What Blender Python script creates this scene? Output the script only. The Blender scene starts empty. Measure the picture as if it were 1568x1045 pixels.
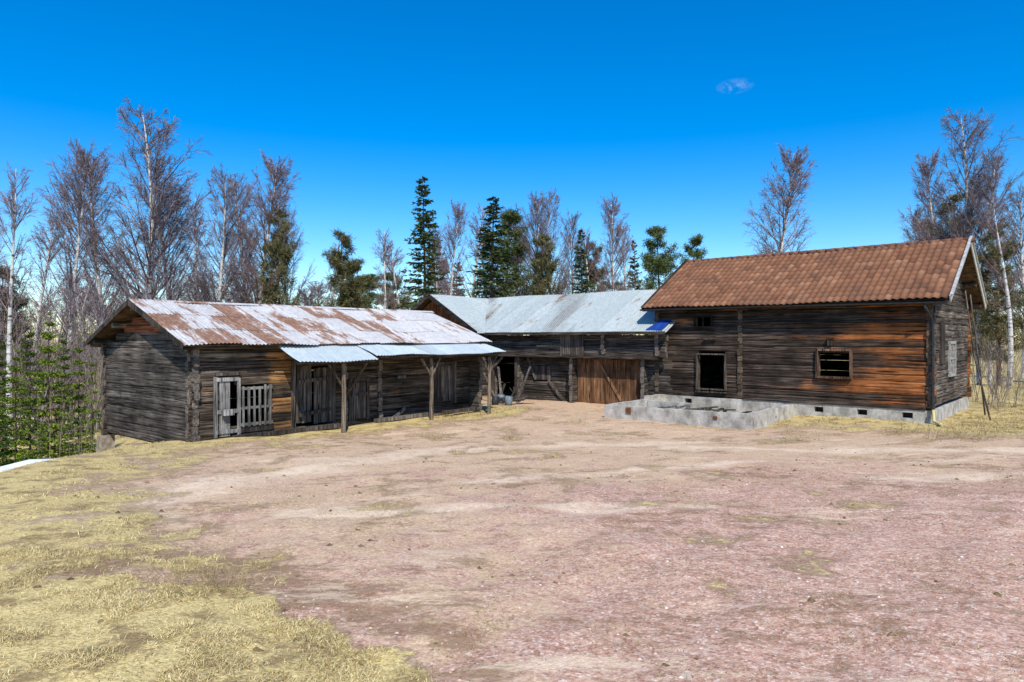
import bpy, math, random
import numpy as np
from mathutils import Vector
random.seed(3); RNG=np.random.default_rng(7)
scene=bpy.context.scene
EYE=2.8; F=1045.0

# ------------------------------------------------------------------ helpers
def link(o,parent=None):
    scene.collection.objects.link(o)
    if parent: o.parent=parent
    return o
def empty(name,loc,rotz=0):
    e=bpy.data.objects.new(name,None); e.location=loc; e.rotation_euler=(0,0,rotz); e.empty_display_size=.3
    return link(e)
def fast_mesh(name,V,FL,mats,smooth=False):
    V=np.asarray(V,dtype=np.float32)
    me=bpy.data.meshes.new(name)
    me.vertices.add(len(V)); me.vertices.foreach_set('co',V.ravel())
    loops=[];starts=[];tot=[];mi=[];c=0
    for Fa,m in FL:
        Fa=np.asarray(Fa,dtype=np.int32)
        if len(Fa)==0: continue
        k=Fa.shape[1]; n=len(Fa)
        loops.append(Fa.ravel()); starts.append(c+np.arange(n)*k); mi.append(np.full(n,m)); c+=n*k
    loops=np.concatenate(loops).astype(np.int32);starts=np.concatenate(starts).astype(np.int32)
    mi=np.concatenate(mi).astype(np.int32)
    me.loops.add(len(loops)); me.loops.foreach_set('vertex_index',loops)
    me.polygons.add(len(starts)); me.polygons.foreach_set('loop_start',starts)
    me.polygons.foreach_set('material_index',mi)
    me.polygons.foreach_set('use_smooth',np.full(len(starts),smooth))
    for m in mats: me.materials.append(m)
    me.update(calc_edges=True); me.validate()
    return me
def fobj(name,V,FL,mats,parent=None,smooth=False):
    return link(bpy.data.objects.new(name,fast_mesh(name,V,FL,mats,smooth)),parent)

class MB:
    def __init__(s): s.v=[];s.f=[];s.m=[]
    def add(s,vs,fs,m=0):
        b=len(s.v); s.v.extend([tuple(p) for p in vs]); s.f.extend([tuple(b+i for i in f) for f in fs])
        s.m.extend([m]*len(fs))
    def box(s,c0,c1,m=0,jit=0):
        x0,y0,z0=c0;x1,y1,z1=c1
        vs=[(x0,y0,z0),(x1,y0,z0),(x1,y1,z0),(x0,y1,z0),(x0,y0,z1),(x1,y0,z1),(x1,y1,z1),(x0,y1,z1)]
        if jit: vs=[tuple(a+random.uniform(-jit,jit) for a in p) for p in vs]
        s.add(vs,[(0,3,2,1),(4,5,6,7),(0,1,5,4),(1,2,6,5),(2,3,7,6),(3,0,4,7)],m)
    def beam(s,p0,p1,w,h,m=0,up=(0,0,1)):
        p0=Vector(p0);p1=Vector(p1);d=(p1-p0).normalized();u=Vector(up)
        r=d.cross(u)
        if r.length<1e-3: r=d.cross(Vector((1,0,0)))
        r.normalize(); u=r.cross(d)
        vs=[]
        for p in (p0,p1):
            for a,b in ((-1,-1),(1,-1),(1,1),(-1,1)): vs.append(p+r*(a*w/2)+u*(b*h/2))
        s.add(vs,[(0,1,2,3),(7,6,5,4),(0,4,5,1),(1,5,6,2),(2,6,7,3),(3,7,4,0)],m)
    def tube(s,pts,rad,n=8,m=0,mcap=None,sq=None,pw=.6):
        pts=[Vector(p) for p in pts]; K=len(pts); vs=[]
        for i,p in enumerate(pts):
            d=(pts[min(i+1,K-1)]-pts[max(i-1,0)]).normalized()
            ref=Vector((0,0,1)) if abs(d.z)<.9 else Vector((1,0,0))
            r=d.cross(ref).normalized(); u=r.cross(d)
            R=rad[i] if isinstance(rad,(list,tuple)) else rad
            for k in range(n):
                a=2*math.pi*(k+.5)/n; c,si=math.cos(a),math.sin(a)
                if sq:
                    c=math.copysign(abs(c)**pw,c); si=math.copysign(abs(si)**pw,si)
                    vs.append(p+r*(c*sq[0])+u*(si*sq[1]))
                else: vs.append(p+r*c*R+u*si*R)
        fs=[]
        for i in range(K-1):
            for k in range(n):
                k2=(k+1)%n; fs.append((i*n+k,i*n+k2,(i+1)*n+k2,(i+1)*n+k))
        s.add(vs,fs,m)
        b=len(s.v)-K*n; mc=m if mcap is None else mcap
        s.f.append(tuple(b+k for k in reversed(range(n)))); s.m.append(mc)
        s.f.append(tuple(b+(K-1)*n+k for k in range(n))); s.m.append(mc)
    def obj(s,name,mats,parent=None,smooth=False):
        me=bpy.data.meshes.new(name); me.from_pydata(s.v,[],s.f)
        for m in mats: me.materials.append(m)
        me.polygons.foreach_set('material_index',s.m)
        me.polygons.foreach_set('use_smooth',[smooth]*len(s.f)); me.update()
        return link(bpy.data.objects.new(name,me),parent)

# ------------------------------------------------------------------ materials
class NT:
    def __init__(s,name,rough=.85,spec=.2):
        s.mat=bpy.data.materials.new(name); s.mat.use_nodes=True; s.t=s.mat.node_tree; s.n=s.t.nodes; s.l=s.t.links
        s.b=s.n['Principled BSDF']; s.b.inputs['Roughness'].default_value=rough
        s.b.inputs['Specular IOR Level'].default_value=spec
        s.tc=s.n.new('ShaderNodeTexCoord')
    def set(s,inp,v):
        if isinstance(v,bpy.types.NodeSocket): s.l.new(v,inp)
        elif isinstance(v,(tuple,list)) and len(v)==3 and inp.type=='RGBA': inp.default_value=(*v,1)
        else: inp.default_value=v
    def map(s,scale=(1,1,1),vec=None,loc=(0,0,0)):
        m=s.n.new('ShaderNodeMapping'); s.set(m.inputs['Vector'],vec or s.tc.outputs['Object']); m.inputs['Scale'].default_value=scale
        m.inputs['Location'].default_value=loc
        return m.outputs[0]
    def noise(s,scale=5,detail=4,rough=.6,vec=None,dist=0):
        n=s.n.new('ShaderNodeTexNoise'); s.set(n.inputs['Vector'],vec or s.tc.outputs['Object'])
        n.inputs['Scale'].default_value=scale;n.inputs['Detail'].default_value=detail;n.inputs['Roughness'].default_value=rough
        n.inputs['Distortion'].default_value=dist
        return n.outputs['Fac']
    def voro(s,scale,vec=None,out='Color',rand=1):
        n=s.n.new('ShaderNodeTexVoronoi'); s.set(n.inputs['Vector'],vec or s.tc.outputs['Object']); n.inputs['Scale'].default_value=scale
        n.inputs['Randomness'].default_value=rand
        return n.outputs[out]
    def ramp(s,fac,stops):
        r=s.n.new('ShaderNodeValToRGB'); s.set(r.inputs[0],fac); e=r.color_ramp.elements
        while len(e)>1: e.remove(e[-1])
        e[0].position=stops[0][0]; e[0].color=(*stops[0][1],1)
        for p,c in stops[1:]:
            x=e.new(p); x.color=(*c,1)
        return r.outputs[0]
    def mr(s,v,a,b,c=0,d=1):
        m=s.n.new('ShaderNodeMapRange'); m.interpolation_type='SMOOTHSTEP'; s.set(m.inputs[0],v)
        for i,x in enumerate((a,b,c,d)): m.inputs[i+1].default_value=x
        return m.outputs[0]
    def math(s,op,a,b=0,clamp=False):
        m=s.n.new('ShaderNodeMath'); m.operation=op; m.use_clamp=clamp; s.set(m.inputs[0],a); s.set(m.inputs[1],b); return m.outputs[0]
    def mix(s,f,a,b,mode='MIX'):
        m=s.n.new('ShaderNodeMix'); m.data_type='RGBA'; m.blend_type=mode
        s.set(m.inputs[0],f); s.set(m.inputs[6],a); s.set(m.inputs[7],b); return m.outputs[2]
    def grey(s,v):
        g=s.n.new('ShaderNodeCombineXYZ')
        for i in range(3): s.l.new(v,g.inputs[i])
        return g.outputs[0]
    def sep(s,vec=None):
        m=s.n.new('ShaderNodeSeparateXYZ'); s.set(m.inputs[0],vec or s.tc.outputs['Object']); return m.outputs
    def rnd(s):
        return s.n.new('ShaderNodeNewGeometry').outputs['Random Per Island']
    def attr(s,name):
        a=s.n.new('ShaderNodeAttribute'); a.attribute_name=name; return a.outputs['Fac']
    def bump(s,h,strength=.5,dist=.02):
        b=s.n.new('ShaderNodeBump'); s.set(b.inputs['Height'],h); b.inputs['Strength'].default_value=strength; b.inputs['Distance'].default_value=dist
        s.l.new(b.outputs[0],s.b.inputs['Normal'])
    def col(s,c): s.set(s.b.inputs['Base Color'],c); return s.mat

def wood(name,axis,dark,mid,light,accent=None,acc=None,thr=.5):
    t=NT(name,.85,.15)
    sc=[18,18,18]; sc[axis]=.8
    v=t.map(tuple(sc)); r=t.rnd()
    comb=t.n.new('ShaderNodeVectorMath'); comb.operation='ADD'
    o=t.grey(t.math('MULTIPLY',r,37.0))
    t.l.new(v,comb.inputs[0]); t.l.new(o,comb.inputs[1])
    g=t.noise(1,4,.7,comb.outputs[0],.5)
    c=t.ramp(g,[(.30,dark),(.48,mid),(.70,light)])
    if accent:
        sb=[2.6,2.6,2.6]; sb[axis]=.5
        big=t.noise(1,5,.7,t.map(tuple(sb)))
        m=t.math('ADD',big,t.math('MULTIPLY',t.math('SUBTRACT',r,.5),.34))
        if acc: m=t.math('ADD',m,acc(t))
        m=t.mr(m,thr,thr+.22,0,.9)
        a2=t.ramp(g,[(.32,tuple(x*.16 for x in accent)),(.5,accent),(.72,tuple(min(1,x*1.5) for x in accent))])
        c=t.mix(m,c,a2)
    br=t.math('ADD',t.math('MULTIPLY',r,.75),.58)
    c=t.mix(1.0,c,t.grey(br),'MULTIPLY')
    st=t.noise(.8,4,.65,t.map((1,1,1),loc=(5,5,5)))
    c=t.mix(1.0,c,t.grey(t.mr(st,.3,.68,.42,1.2)),'MULTIPLY')
    sc2=[34,34,34]; sc2[axis]=.9
    crk=t.mr(t.noise(1,2,.6,t.map(tuple(sc2))),.36,.43)
    c=t.mix(crk,tuple(x*.25 for x in dark),c)
    t.bump(t.math('ADD',g,crk),.8,.015)
    return t.col(c)

def simple(name,c1,c2,scale=4,rough=.8,bump=.3,spec=.2,bd=.01,island=0):
    t=NT(name,rough,spec); n=t.noise(scale,5,.65); c=t.mix(t.mr(n,.35,.65),c1,c2)
    if island:
        c=t.mix(1.0,c,t.grey(t.math('ADD',t.math('MULTIPLY',t.rnd(),island),1-island/2)),'MULTIPLY')
    t.bump(n,bump,bd); return t.col(c)

def accR(t):
    s=t.sep(); a=t.mr(s[0],4.6,8.8,-.14,.18); b=t.mr(s[2],.6,1.5,-.12,.0); return t.math('ADD',a,b)
def accL(t):
    s=t.sep(); k=t.math('MULTIPLY',t.mr(s[0],1.9,2.3),t.mr(s[0],3.1,2.9))  # orange strip: sunlit stretch of wall between shadows, painted into the log colour
    return t.math('ADD',t.math('MULTIPLY',k,.22),t.math('ADD',t.mr(s[0],1.0,3.0,-.08,.02),t.mr(s[2],1.9,2.8,-.03,.07)))
def accG(t):
    s=t.sep(); return t.mr(s[2],2.7,3.1,-.4,.35)
ORG=(.33,.115,.034)
wl_x=wood('weathered_logs_x',0,(.022,.016,.012),(.085,.063,.045),(.245,.20,.155),(.36,.18,.065),accL,.57)
wl_y=wood('weathered_logs_y',1,(.028,.023,.020),(.105,.086,.072),(.25,.215,.18),(.30,.085,.03),accG)
wr_x=wood('tarred_logs_x',0,(.012,.009,.007),(.055,.038,.028),(.175,.13,.095),ORG,accR)
wr_y=wood('tarred_logs_y',1,(.03,.022,.016),(.12,.09,.068),(.32,.27,.22))
wc_x=wood('grey_logs_x',0,(.022,.018,.015),(.080,.064,.050),(.23,.195,.16))
wc_y=wood('grey_logs_y',1,(.025,.02,.016),(.10,.078,.06),(.25,.21,.17))
plank_v=wood('grey_planks',2,(.025,.02,.017),(.10,.080,.063),(.25,.21,.175))
plank_o=wood('orange_planks',2,(.045,.022,.012),(.20,.098,.045),(.36,.21,.115))
plank_w=wood('bleached_planks',2,(.11,.105,.095),(.30,.285,.265),(.48,.465,.44))
board_x=wood('dark_board_x',0,(.012,.010,.008),(.045,.034,.026),(.13,.10,.08))
postw=wood('post_wood',2,(.05,.035,.024),(.17,.13,.09),(.34,.28,.21))
white_b=simple('pale_grey_paint',(.30,.29,.27),(.55,.54,.51),12,.8,.4,island=.2)
endg=simple('log_end_grain',(.06,.048,.037),(.22,.18,.145),20,.9,.6,island=.8)
endr=simple('log_end_grain_brown',(.045,.03,.02),(.17,.12,.08),20,.9,.6,island=.8)
under=simple('roof_underside_boards',(.05,.032,.02),(.14,.09,.055),6,.9,.3,island=.5)
black=simple('black_metal',(.012,.012,.013),(.03,.03,.03),8,.45,.05,.5)
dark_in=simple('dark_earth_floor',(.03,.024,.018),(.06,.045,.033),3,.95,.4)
yellow=simple('yellow_hose_plastic',(.50,.42,.17),(.62,.54,.27),6,.6,.1,.3)
blue=simple('blue_tarpaulin',(.01,.04,.20),(.015,.07,.32),5,.5,.4,.3)
plas=simple('pale_blue_plastic',(.10,.13,.15),(.22,.27,.29),6,.6,.4,.3)
rusty=simple('rusty_iron',(.12,.045,.02),(.22,.09,.04),8,.8,.4)
glass=simple('dark_window_glass',(.01,.012,.015),(.02,.025,.03),2,.08,.0,.6)
stonem=simple('field_stone',(.24,.20,.16),(.42,.36,.29),7,.9,.5,island=.5)
snowm=simple('old_snow',(.72,.74,.78),(.85,.86,.88),9,.7,.5)

def concrete():
    t=NT('old_concrete',.9,.2); n=t.noise(2.5,6,.65); n2=t.noise(18,4,.6)
    c=t.ramp(n,[(.3,(.20,.185,.155)),(.5,(.46,.43,.37)),(.7,(.66,.62,.55))])
    c=t.mix(t.mr(n2,.5,.75,0,.55),c,(.22,.2,.165))
    st=t.noise(1,4,.7,t.map((5,5,.7))); c=t.mix(t.mr(st,.5,.7,0,.5),c,(.26,.23,.185))
    t.bump(t.math('ADD',n,n2),.6,.02); return t.col(c)
conc=concrete()

def zinc(name,rust,pale,lo,rs=.2):
    t=NT(name,.55,.3)
    r=t.rnd()
    v=t.map((2.2,.45,1))
    n=t.noise(1.0,7,.70,v,.3); f=t.noise(9,4,.7,t.map((1.8,.4,1)))
    s=t.sep()
    c=t.mix(t.mr(f,.3,.7),lo,pale)
    c=t.mix(1.0,c,t.grey(t.math('ADD',t.math('MULTIPLY',r,.22),.86)),'MULTIPLY')
    m=t.math('ADD',t.math('ADD',n,t.math('MULTIPLY',f,.35)),t.math('MULTIPLY',t.math('SUBTRACT',r,.5),rs))
    m=t.math('ADD',m,t.mr(s[0],2,9,rust,rust-.08))
    m=t.mr(m,.68,.78,0,.95)
    rc=t.ramp(f,[(.3,(.11,.05,.028)),(.5,(.22,.105,.058)),(.72,(.40,.24,.15))])
    c=t.mix(m,c,rc); t.l.new(t.math('ADD',t.math('MULTIPLY',m,.4),.5),t.b.inputs['Roughness'])
    return t.col(c)
zinc_rust=zinc('rusted_corrugated_iron',.045,(.66,.645,.62),(.46,.44,.42),.24)
zinc_grey=zinc('grey_corrugated_iron',-.10,(.48,.525,.505),(.33,.37,.355))
zinc_white=zinc('pale_corrugated_iron',-.40,(.52,.58,.59),(.40,.46,.47))

def tiles():
    t=NT('clay_pantiles',.9,.1); s=t.sep(t.tc.outputs['UV'])
    fx=t.math('FLOOR',s[0],0); fy=t.math('FLOOR',s[1],0)
    cx=t.n.new('ShaderNodeCombineXYZ'); t.l.new(fx,cx.inputs[0]); t.l.new(fy,cx.inputs[1])
    w=t.n.new('ShaderNodeTexWhiteNoise'); w.noise_dimensions='2D'; t.l.new(cx.outputs[0],w.inputs[0])
    c=t.ramp(w.outputs['Value'],[(0,(.14,.064,.038)),(.15,(.205,.092,.050)),(.8,(.25,.112,.058)),(1,(.32,.16,.09))])
    n=t.noise(1.3,5,.65); c=t.mix(t.mr(n,.4,.75,0,.5),c,(.13,.078,.055))
    n2=t.noise(22,4,.7); c=t.mix(t.mr(n2,.5,.8,0,.35),c,(.30,.21,.15)); t.bump(n2,.4,.01)
    return t.col(c)
tile_m=tiles()

def islcol(name,stops,rough=.9):
    t=NT(name,rough,.1); return t.col(t.ramp(t.rnd(),stops))
bladem=islcol('dry_grass_blades',[(0,(.32,.23,.09)),(.3,(.64,.50,.22)),(.75,(.84,.69,.36)),(.95,(.70,.58,.28)),(1,(.28,.34,.07))])
browngr=islcol('brown_grass_blades',[(0,(.14,.09,.04)),(.4,(.36,.26,.12)),(.85,(.60,.47,.24)),(1,(.27,.30,.07))])
pebm=islcol('gravel_stones',[(0,(.22,.13,.10)),(.35,(.48,.29,.22)),(.7,(.62,.43,.33)),(.93,(.74,.60,.49)),(1,(.88,.82,.74))])
twigm=islcol('birch_twigs',[(0,(.085,.060,.066)),(.5,(.19,.145,.155)),(1,(.34,.29,.29))])
twigr=islcol('birch_twigs_reddish',[(0,(.11,.068,.066)),(.5,(.23,.155,.15)),(1,(.36,.28,.265))])
shrubm=islcol('bare_brush_twigs',[(0,(.11,.085,.06)),(.5,(.25,.205,.15)),(1,(.40,.35,.26))])
sprm=islcol('spruce_needles',[(0,(.020,.036,.012)),(.5,(.052,.082,.024)),(.85,(.095,.13,.038)),(1,(.17,.13,.06))])
yngm=islcol('young_spruce_needles',[(0,(.03,.055,.008)),(.35,(.10,.155,.016)),(.8,(.21,.29,.032)),(1,(.36,.42,.07))])
yngd=islcol('young_spruce_needles_dark',[(0,(.02,.04,.008)),(.5,(.06,.10,.016)),(1,(.15,.20,.035))])
pinm=islcol('pine_needles',[(0,(.035,.058,.020)),(.5,(.095,.13,.042)),(1,(.18,.20,.07))])
brnm=islcol('olive_pine_needles',[(0,(.05,.056,.022)),(.5,(.125,.125,.05)),(1,(.23,.19,.09))])
def bark():
    t=NT('birch_bark',.8,.2); n=t.noise(1,3,.6,t.map((3,3,9))); return t.col(t.ramp(n,[(.36,(.07,.06,.055)),(.43,(.50,.47,.43)),(.7,(.78,.75,.70))]))
birchbark=bark()
pinebark=simple('pine_bark',(.10,.06,.04),(.26,.15,.09),6,.9,.5)
sprbark=simple('spruce_bark',(.07,.05,.04),(.17,.13,.10),6,.9,.5)

# ------------------------------------------------------------------ ground
def sst(x,a,b):
    t=np.clip((x-a)/(b-a),0,1); return t*t*(3-2*t)
def g(x,y):
    x=np.asarray(x,float); y=np.asarray(y,float)
    a=np.clip((19.5-y)/19.5,0,1.2)
    z=1.08*a
    z=z+.17*sst(x,6,12)*sst(y,10,18)*(1-sst(y,30,45))
    d=np.maximum(0,-x-8.8+.6*np.sin(y*.3)); z=z-3.2*(1-np.exp(-.09*d*np.clip((y-3)/8,0,1)))
    z=z-2.5*sst(y,38,75)
    z=z+.03*np.sin(x*.9+1.3)*np.cos(y*.7)+.018*np.sin(x*2.3+y*1.7)+.008*np.sin(x*5.1-y*4.3)
    return z
def gz(x,y): return float(g(x,y))
def yb(x): return np.interp(x,[-9,-6,-4.4,-3,-2,-1.5,-1,-.6,-.3,0,.4],[6.3,6.0,5.9,5.85,5.4,5.0,4.55,4.28,3.8,3.2,2.3])
_h=RNG.uniform(0,1,(256,256))
def vn(x,y):
    xi=np.floor(x).astype(int);yi=np.floor(y).astype(int);fx=x-xi;fy=y-yi;fx=fx*fx*(3-2*fx);fy=fy*fy*(3-2*fy)
    A=_h[xi%256,yi%256];B=_h[(xi+1)%256,yi%256];C=_h[xi%256,(yi+1)%256];D=_h[(xi+1)%256,(yi+1)%256]
    return (A*(1-fx)+B*fx)*(1-fy)+(C*(1-fx)+D*fx)*fy
def fbm(x,y): return (vn(x,y)+.5*vn(2.1*x+9,2.1*y+3)+.25*vn(4.3*x,4.3*y+7)+.13*vn(8.9*x,8.9*y))/1.88
def grassmask(x,y):
    n=(fbm(x*1.1+40,y*1.1+40)-.5)*2
    n2=(fbm(x*3.1+20,y*3.1+60)-.5)*2
    m1=sst(yb(x)-y+.55*n+.35*n2,-.12,.3)
    l=( -x-2.2) - (y-6.6)*.50
    m2=sst(l+n*2.6+n2*1.4,-.4,2.6)*.72*sst(y,4,6.4)
    dx=(x+8.42)*.766-(y-18)*.643 ; s=(x+8.42)*.643+(y-18)*.766
    m3=(1-sst(dx+n*1.6,.9,3.2))*sst(dx,-8,-7)*sst(s,-4,-2)*(1-sst(s,12,14))*.8
    rx=(x-12.88)*.663+(y-21)*.749
    m4=sst(rx+n*2.6+n2,-5.2,-.6)*sst(x,2.0,8)*.72
    m5=sst(n,.18,.55)*.50*sst(y,4,6)*(1-sst(y,22,28))
    far=sst(y+.0*x,29,36)*.8
    back=sst(-x,9.5,12)*.75+sst(x,15,18)*.6
    return np.clip(np.maximum.reduce([m1,m2,m3,m4,m5,far,np.minimum(back,.8)]),0,1)
def axis(segs):
    o=[]
    for a,b,st in segs: o+=list(np.arange(a,b,st))
    return np.array(o)
xs=axis([(-3000,-400,300),(-400,-60,20),(-60,-16,2),(-16,-6,.2),(-6,6,.06),(6,16,.2),(16,60,2),(60,400,20),(400,3001,300)])
ys=axis([(-400,-40,60),(-40,1,4),(1,2.5,.3),(2.5,9,.06),(9,24,.15),(24,45,.6),(45,120,3),(120,400,20),(400,5001,400)])
X,Y=np.meshgrid(xs,ys)
def micro(x,y):
    return ((x>-9)&(x<10)&(y<14)&(y>2.4))*(.05*(fbm(x*2.2,y*2.2)-.5)+.02*(fbm(x*9,y*9)-.5))
Z=g(X,Y)+micro(X,Y)
V=np.stack([X.ravel(),Y.ravel(),Z.ravel()],1); nx=len(xs);ny=len(ys)
ii=(np.arange(ny-1)[:,None]*nx+np.arange(nx-1)[None,:]).ravel()
Fg=np.stack([ii,ii+1,ii+nx+1,ii+nx],1)
def groundmat():
    t=NT('gravel_and_dry_grass',.95,.05); gm=t.attr('gm'); rd=t.attr('red'); tn=t.attr('tan'); lt=t.attr('litter')
    n1=t.noise(.55,3,.65); n2=t.noise(3.2,5,.75); n3=t.noise(26,3,.8); vs=t.sep(t.voro(55)); vls=t.sep(t.voro(20))
    dirt=t.ramp(n3,[(.32,(.42,.265,.155)),(.5,(.66,.455,.285)),(.68,(.84,.63,.42))])
    gra=t.ramp(vs[0],[(0,(.25,.125,.085)),(.3,(.53,.295,.205)),(.75,(.68,.42,.30)),(.92,(.82,.64,.50)),(1,(.92,.86,.76))])
    gra2=t.ramp(vls[0],[(0,(.34,.175,.12)),(.5,(.60,.35,.245)),(1,(.78,.57,.42))])
    gra=t.mix(.45,gra,gra2)
    k=t.math('ADD',t.math('ADD',t.math('MULTIPLY',n1,.8),t.math('MULTIPLY',n2,.9)),rd)
    c=t.mix(t.mr(k,.78,1.02),dirt,gra)
    lit=t.noise(1.9,6,.78,t.map((1,1.8,1),loc=(7,3,0)))
    c=t.mix(t.mr(t.math('ADD',lit,lt),.52,.66,0,.72),c,(.27,.165,.09))
    pal=t.noise(.8,5,.75,t.map((.7,2.2,1),loc=(2,9,0))); c=t.mix(t.mr(pal,.55,.66,0,.55),c,(.86,.67,.46))
    c=t.mix(t.math('MULTIPLY',tn,t.mr(n2,.3,.6)),c,(.90,.70,.49))
    gc=t.ramp(t.noise(34,3,.8,t.map((1,1.7,1))),[(.3,(.22,.15,.055)),(.47,(.60,.46,.19)),(.62,(.84,.67,.31)),(.8,(.90,.75,.42))])
    gb=t.noise(2.2,5,.78); gc=t.mix(t.mr(gb,.47,.62,0,.85),gc,(.26,.175,.085))
    m=t.math('ADD',gm,t.math('MULTIPLY',t.math('SUBTRACT',t.math('ADD',t.math('MULTIPLY',n2,.5),t.math('MULTIPLY',t.noise(11,3,.8),.5)),.5),2.2))
    edge=t.math('MULTIPLY',t.mr(m,.05,.40),t.mr(m,.85,.5)); 
    c=t.mix(t.math('MULTIPLY',edge,.6),c,(.25,.165,.095))
    c=t.mix(t.mr(m,.38,.62),c,gc)
    t.bump(t.math('ADD',t.math('MULTIPLY',n3,.8),t.math('MULTIPLY',vs[1],.5)),.8,.025)
    return t.col(c)
go=fobj('ground',V,[(Fg,0)],[groundmat()],smooth=True)
def setattr_(n,arr):
    a=go.data.attributes.new(n,'FLOAT','POINT'); a.data.foreach_set('value',arr.ravel().astype(np.float32))
setattr_('gm',grassmask(X,Y))
setattr_('red',.26*sst(X*.9-Y*.25,-4,1.5)*(1-sst(Y,9,16))-.10*sst(Y,8,15))
setattr_('litter',.16*np.exp(-((Y-yb(X)-.45)/.5)**2)*(X<1.2)*(Y<8)+.08*sst(fbm(X*.7+3,Y*.9),.5,.65)-.03)
def seg(x,y,a,b,w):
    ax,ay=a;bx,by=b;t=np.clip(((x-ax)*(bx-ax)+(y-ay)*(by-ay))/((bx-ax)**2+(by-ay)**2),0,1)
    return 1-sst(np.hypot(x-ax-t*(bx-ax),y-ay-t*(by-ay))+.9*(fbm(x,y)-.5),.15*w,w)
setattr_('tan',.8*np.maximum.reduce([seg(X,Y,(-5.4,9.6),(-3.6,12.5),1.1),seg(X,Y,(-3.6,12.5),(-1.5,16),.9),seg(X,Y,(-5.5,7.6),(-4.6,8.4),.6),seg(X,Y,(1.3,5.0),(1.55,4.9),.22),seg(X,Y,(6,11.2),(9.5,12),.5),seg(X,Y,(-1,11),(5,13.5),.35),seg(X,Y,(-2.6,8.6),(2.5,9.0),.35),seg(X,Y,(4,16.5),(14,14),.5),seg(X,Y,(-1.5,16),(5,18),.6)]))

def blades(name,P,h0,h1,w,mat,lean=1.2):
    n=len(P); h=RNG.uniform(h0,h1,n); az=RNG.uniform(0,2*np.pi,n); L=RNG.uniform(.3,1,n)*lean
    d=np.stack([np.cos(az)*L,np.sin(az)*L,np.ones(n)],1); d/=np.linalg.norm(d,axis=1)[:,None]
    a2=az+np.pi/2+RNG.normal(0,.5,n); s=np.stack([np.cos(a2),np.sin(a2),np.zeros(n)],1)*(w*RNG.uniform(.6,1.3,n))[:,None]
    mid=P+d*(h*.55)[:,None]; d2=d.copy(); d2[:,2]-=.55; tip=mid+d2*(h*.5)[:,None]
    V=np.empty((n,5,3)); V[:,0]=P-s;V[:,1]=P+s;V[:,2]=mid+s*.8;V[:,3]=mid-s*.8;V[:,4]=tip
    b=np.arange(n)*5
    return fobj(name,V.reshape(-1,3),[(np.stack([b,b+1,b+2,b+3],1),0),(np.stack([b+3,b+2,b+4],1),0)],[mat])
def scatter(n,x0,x1,y0,y1,fn,ywt=1):
    x=RNG.uniform(x0,x1,n); y=y0+(y1-y0)*RNG.uniform(0,1,n)**ywt
    k=RNG.uniform(0,1,n)<fn(x,y); x=x[k];y=y[k]
    return np.stack([x,y,g(x,y)+micro(x,y)-.004],1)
def cl2(x,y,f=3,a=.42,b=.62): return sst(fbm(x*f+11,y*f+5),a,b)
P=scatter(300000,-5.2,.6,3.0,6.8,lambda x,y:(grassmask(x,y)>.5)*(.05+.95*cl2(x,y,3.2,.44,.58)))
k=RNG.uniform(0,1,len(P))<.15+.55*sst(fbm(P[:,0]*1.7+70,P[:,1]*1.7+70),.5,.62)
blades('foreground_grass',P[~k],.02,.070,.0019,bladem,2.4)
blades('withered_grass',P[k],.02,.065,.0018,browngr,2.4)
P=scatter(190000,-12.5,-1,5.5,18,lambda x,y:np.clip(grassmask(x,y)-.2,0,1)*cl2(x,y,2.2))
k=RNG.uniform(0,1,len(P))<.6
blades('bank_grass',P[k],.03,.085,.0030,bladem,2.2)
blades('bank_withered_grass',P[~k],.03,.085,.0030,browngr,2.2)
P=scatter(110000,-3,22,13.5,27,lambda x,y:np.clip(grassmask(x,y)-.25,0,1)*cl2(x,y,1.5)*1.2)
blades('verge_grass',P,.04,.14,.006,browngr,1.4)
P=scatter(300000,-6,9,3.0,13,lambda x,y:(grassmask(x,y)<.6)*np.maximum(sst(fbm(x*1.3+3,y*1.3+30),.54,.68),.9*np.exp(-((y-yb(x)-.4)/.4)**2)*(x<1.2)*cl2(x,y,4))*.7)
blades('sparse_grass',P,.012,.05,.0020,browngr,2.8)
def lump(name,n,x0,x1,y0,y1,r0,r1,mat,fn,ywt=1.6,pw=4):
    P=scatter(n,x0,x1,y0,y1,fn,ywt); n=len(P)
    O=np.array([(1,0,0),(-1,0,0),(0,1,0),(0,-1,0),(0,0,.7),(0,0,-.7)],float)
    r=r0+(r1-r0)*RNG.uniform(0,1,n)**pw
    Vv=P[:,None,:]+O[None]*r[:,None,None]*RNG.uniform(.6,1.3,(n,6,3))
    Fo=np.array([(0,2,4),(2,1,4),(1,3,4),(3,0,4),(2,0,5),(1,2,5),(3,1,5),(0,3,5)])
    Ff=(np.arange(n)*6)[:,None,None]+Fo[None]
    return fobj(name,Vv.reshape(-1,3),[(Ff.reshape(-1,3),0)],[mat])
lump('gravel',80000,-6,10,3.0,15,.004,.019,pebm,lambda x,y:(grassmask(x,y)<.5)*(.25+.75*sst(x*.8-y*.35,-5,2))*(.2+.8*cl2(x,y,1.4,.4,.6)),1.5,4)
lump('scattered_stones',420,-9,16,3.5,21,.012,.045,stonem,lambda x,y:np.ones_like(x),1.0,3)
lump('turf_clods',2600,-9,12,3.6,20,.012,.05,simple('dark_turf',(.10,.065,.035),(.24,.17,.085),20,.95,.5,island=.6),lambda x,y:sst(fbm(x*1.3+3,y*1.3+30),.54,.70),1.3,2)

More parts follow.
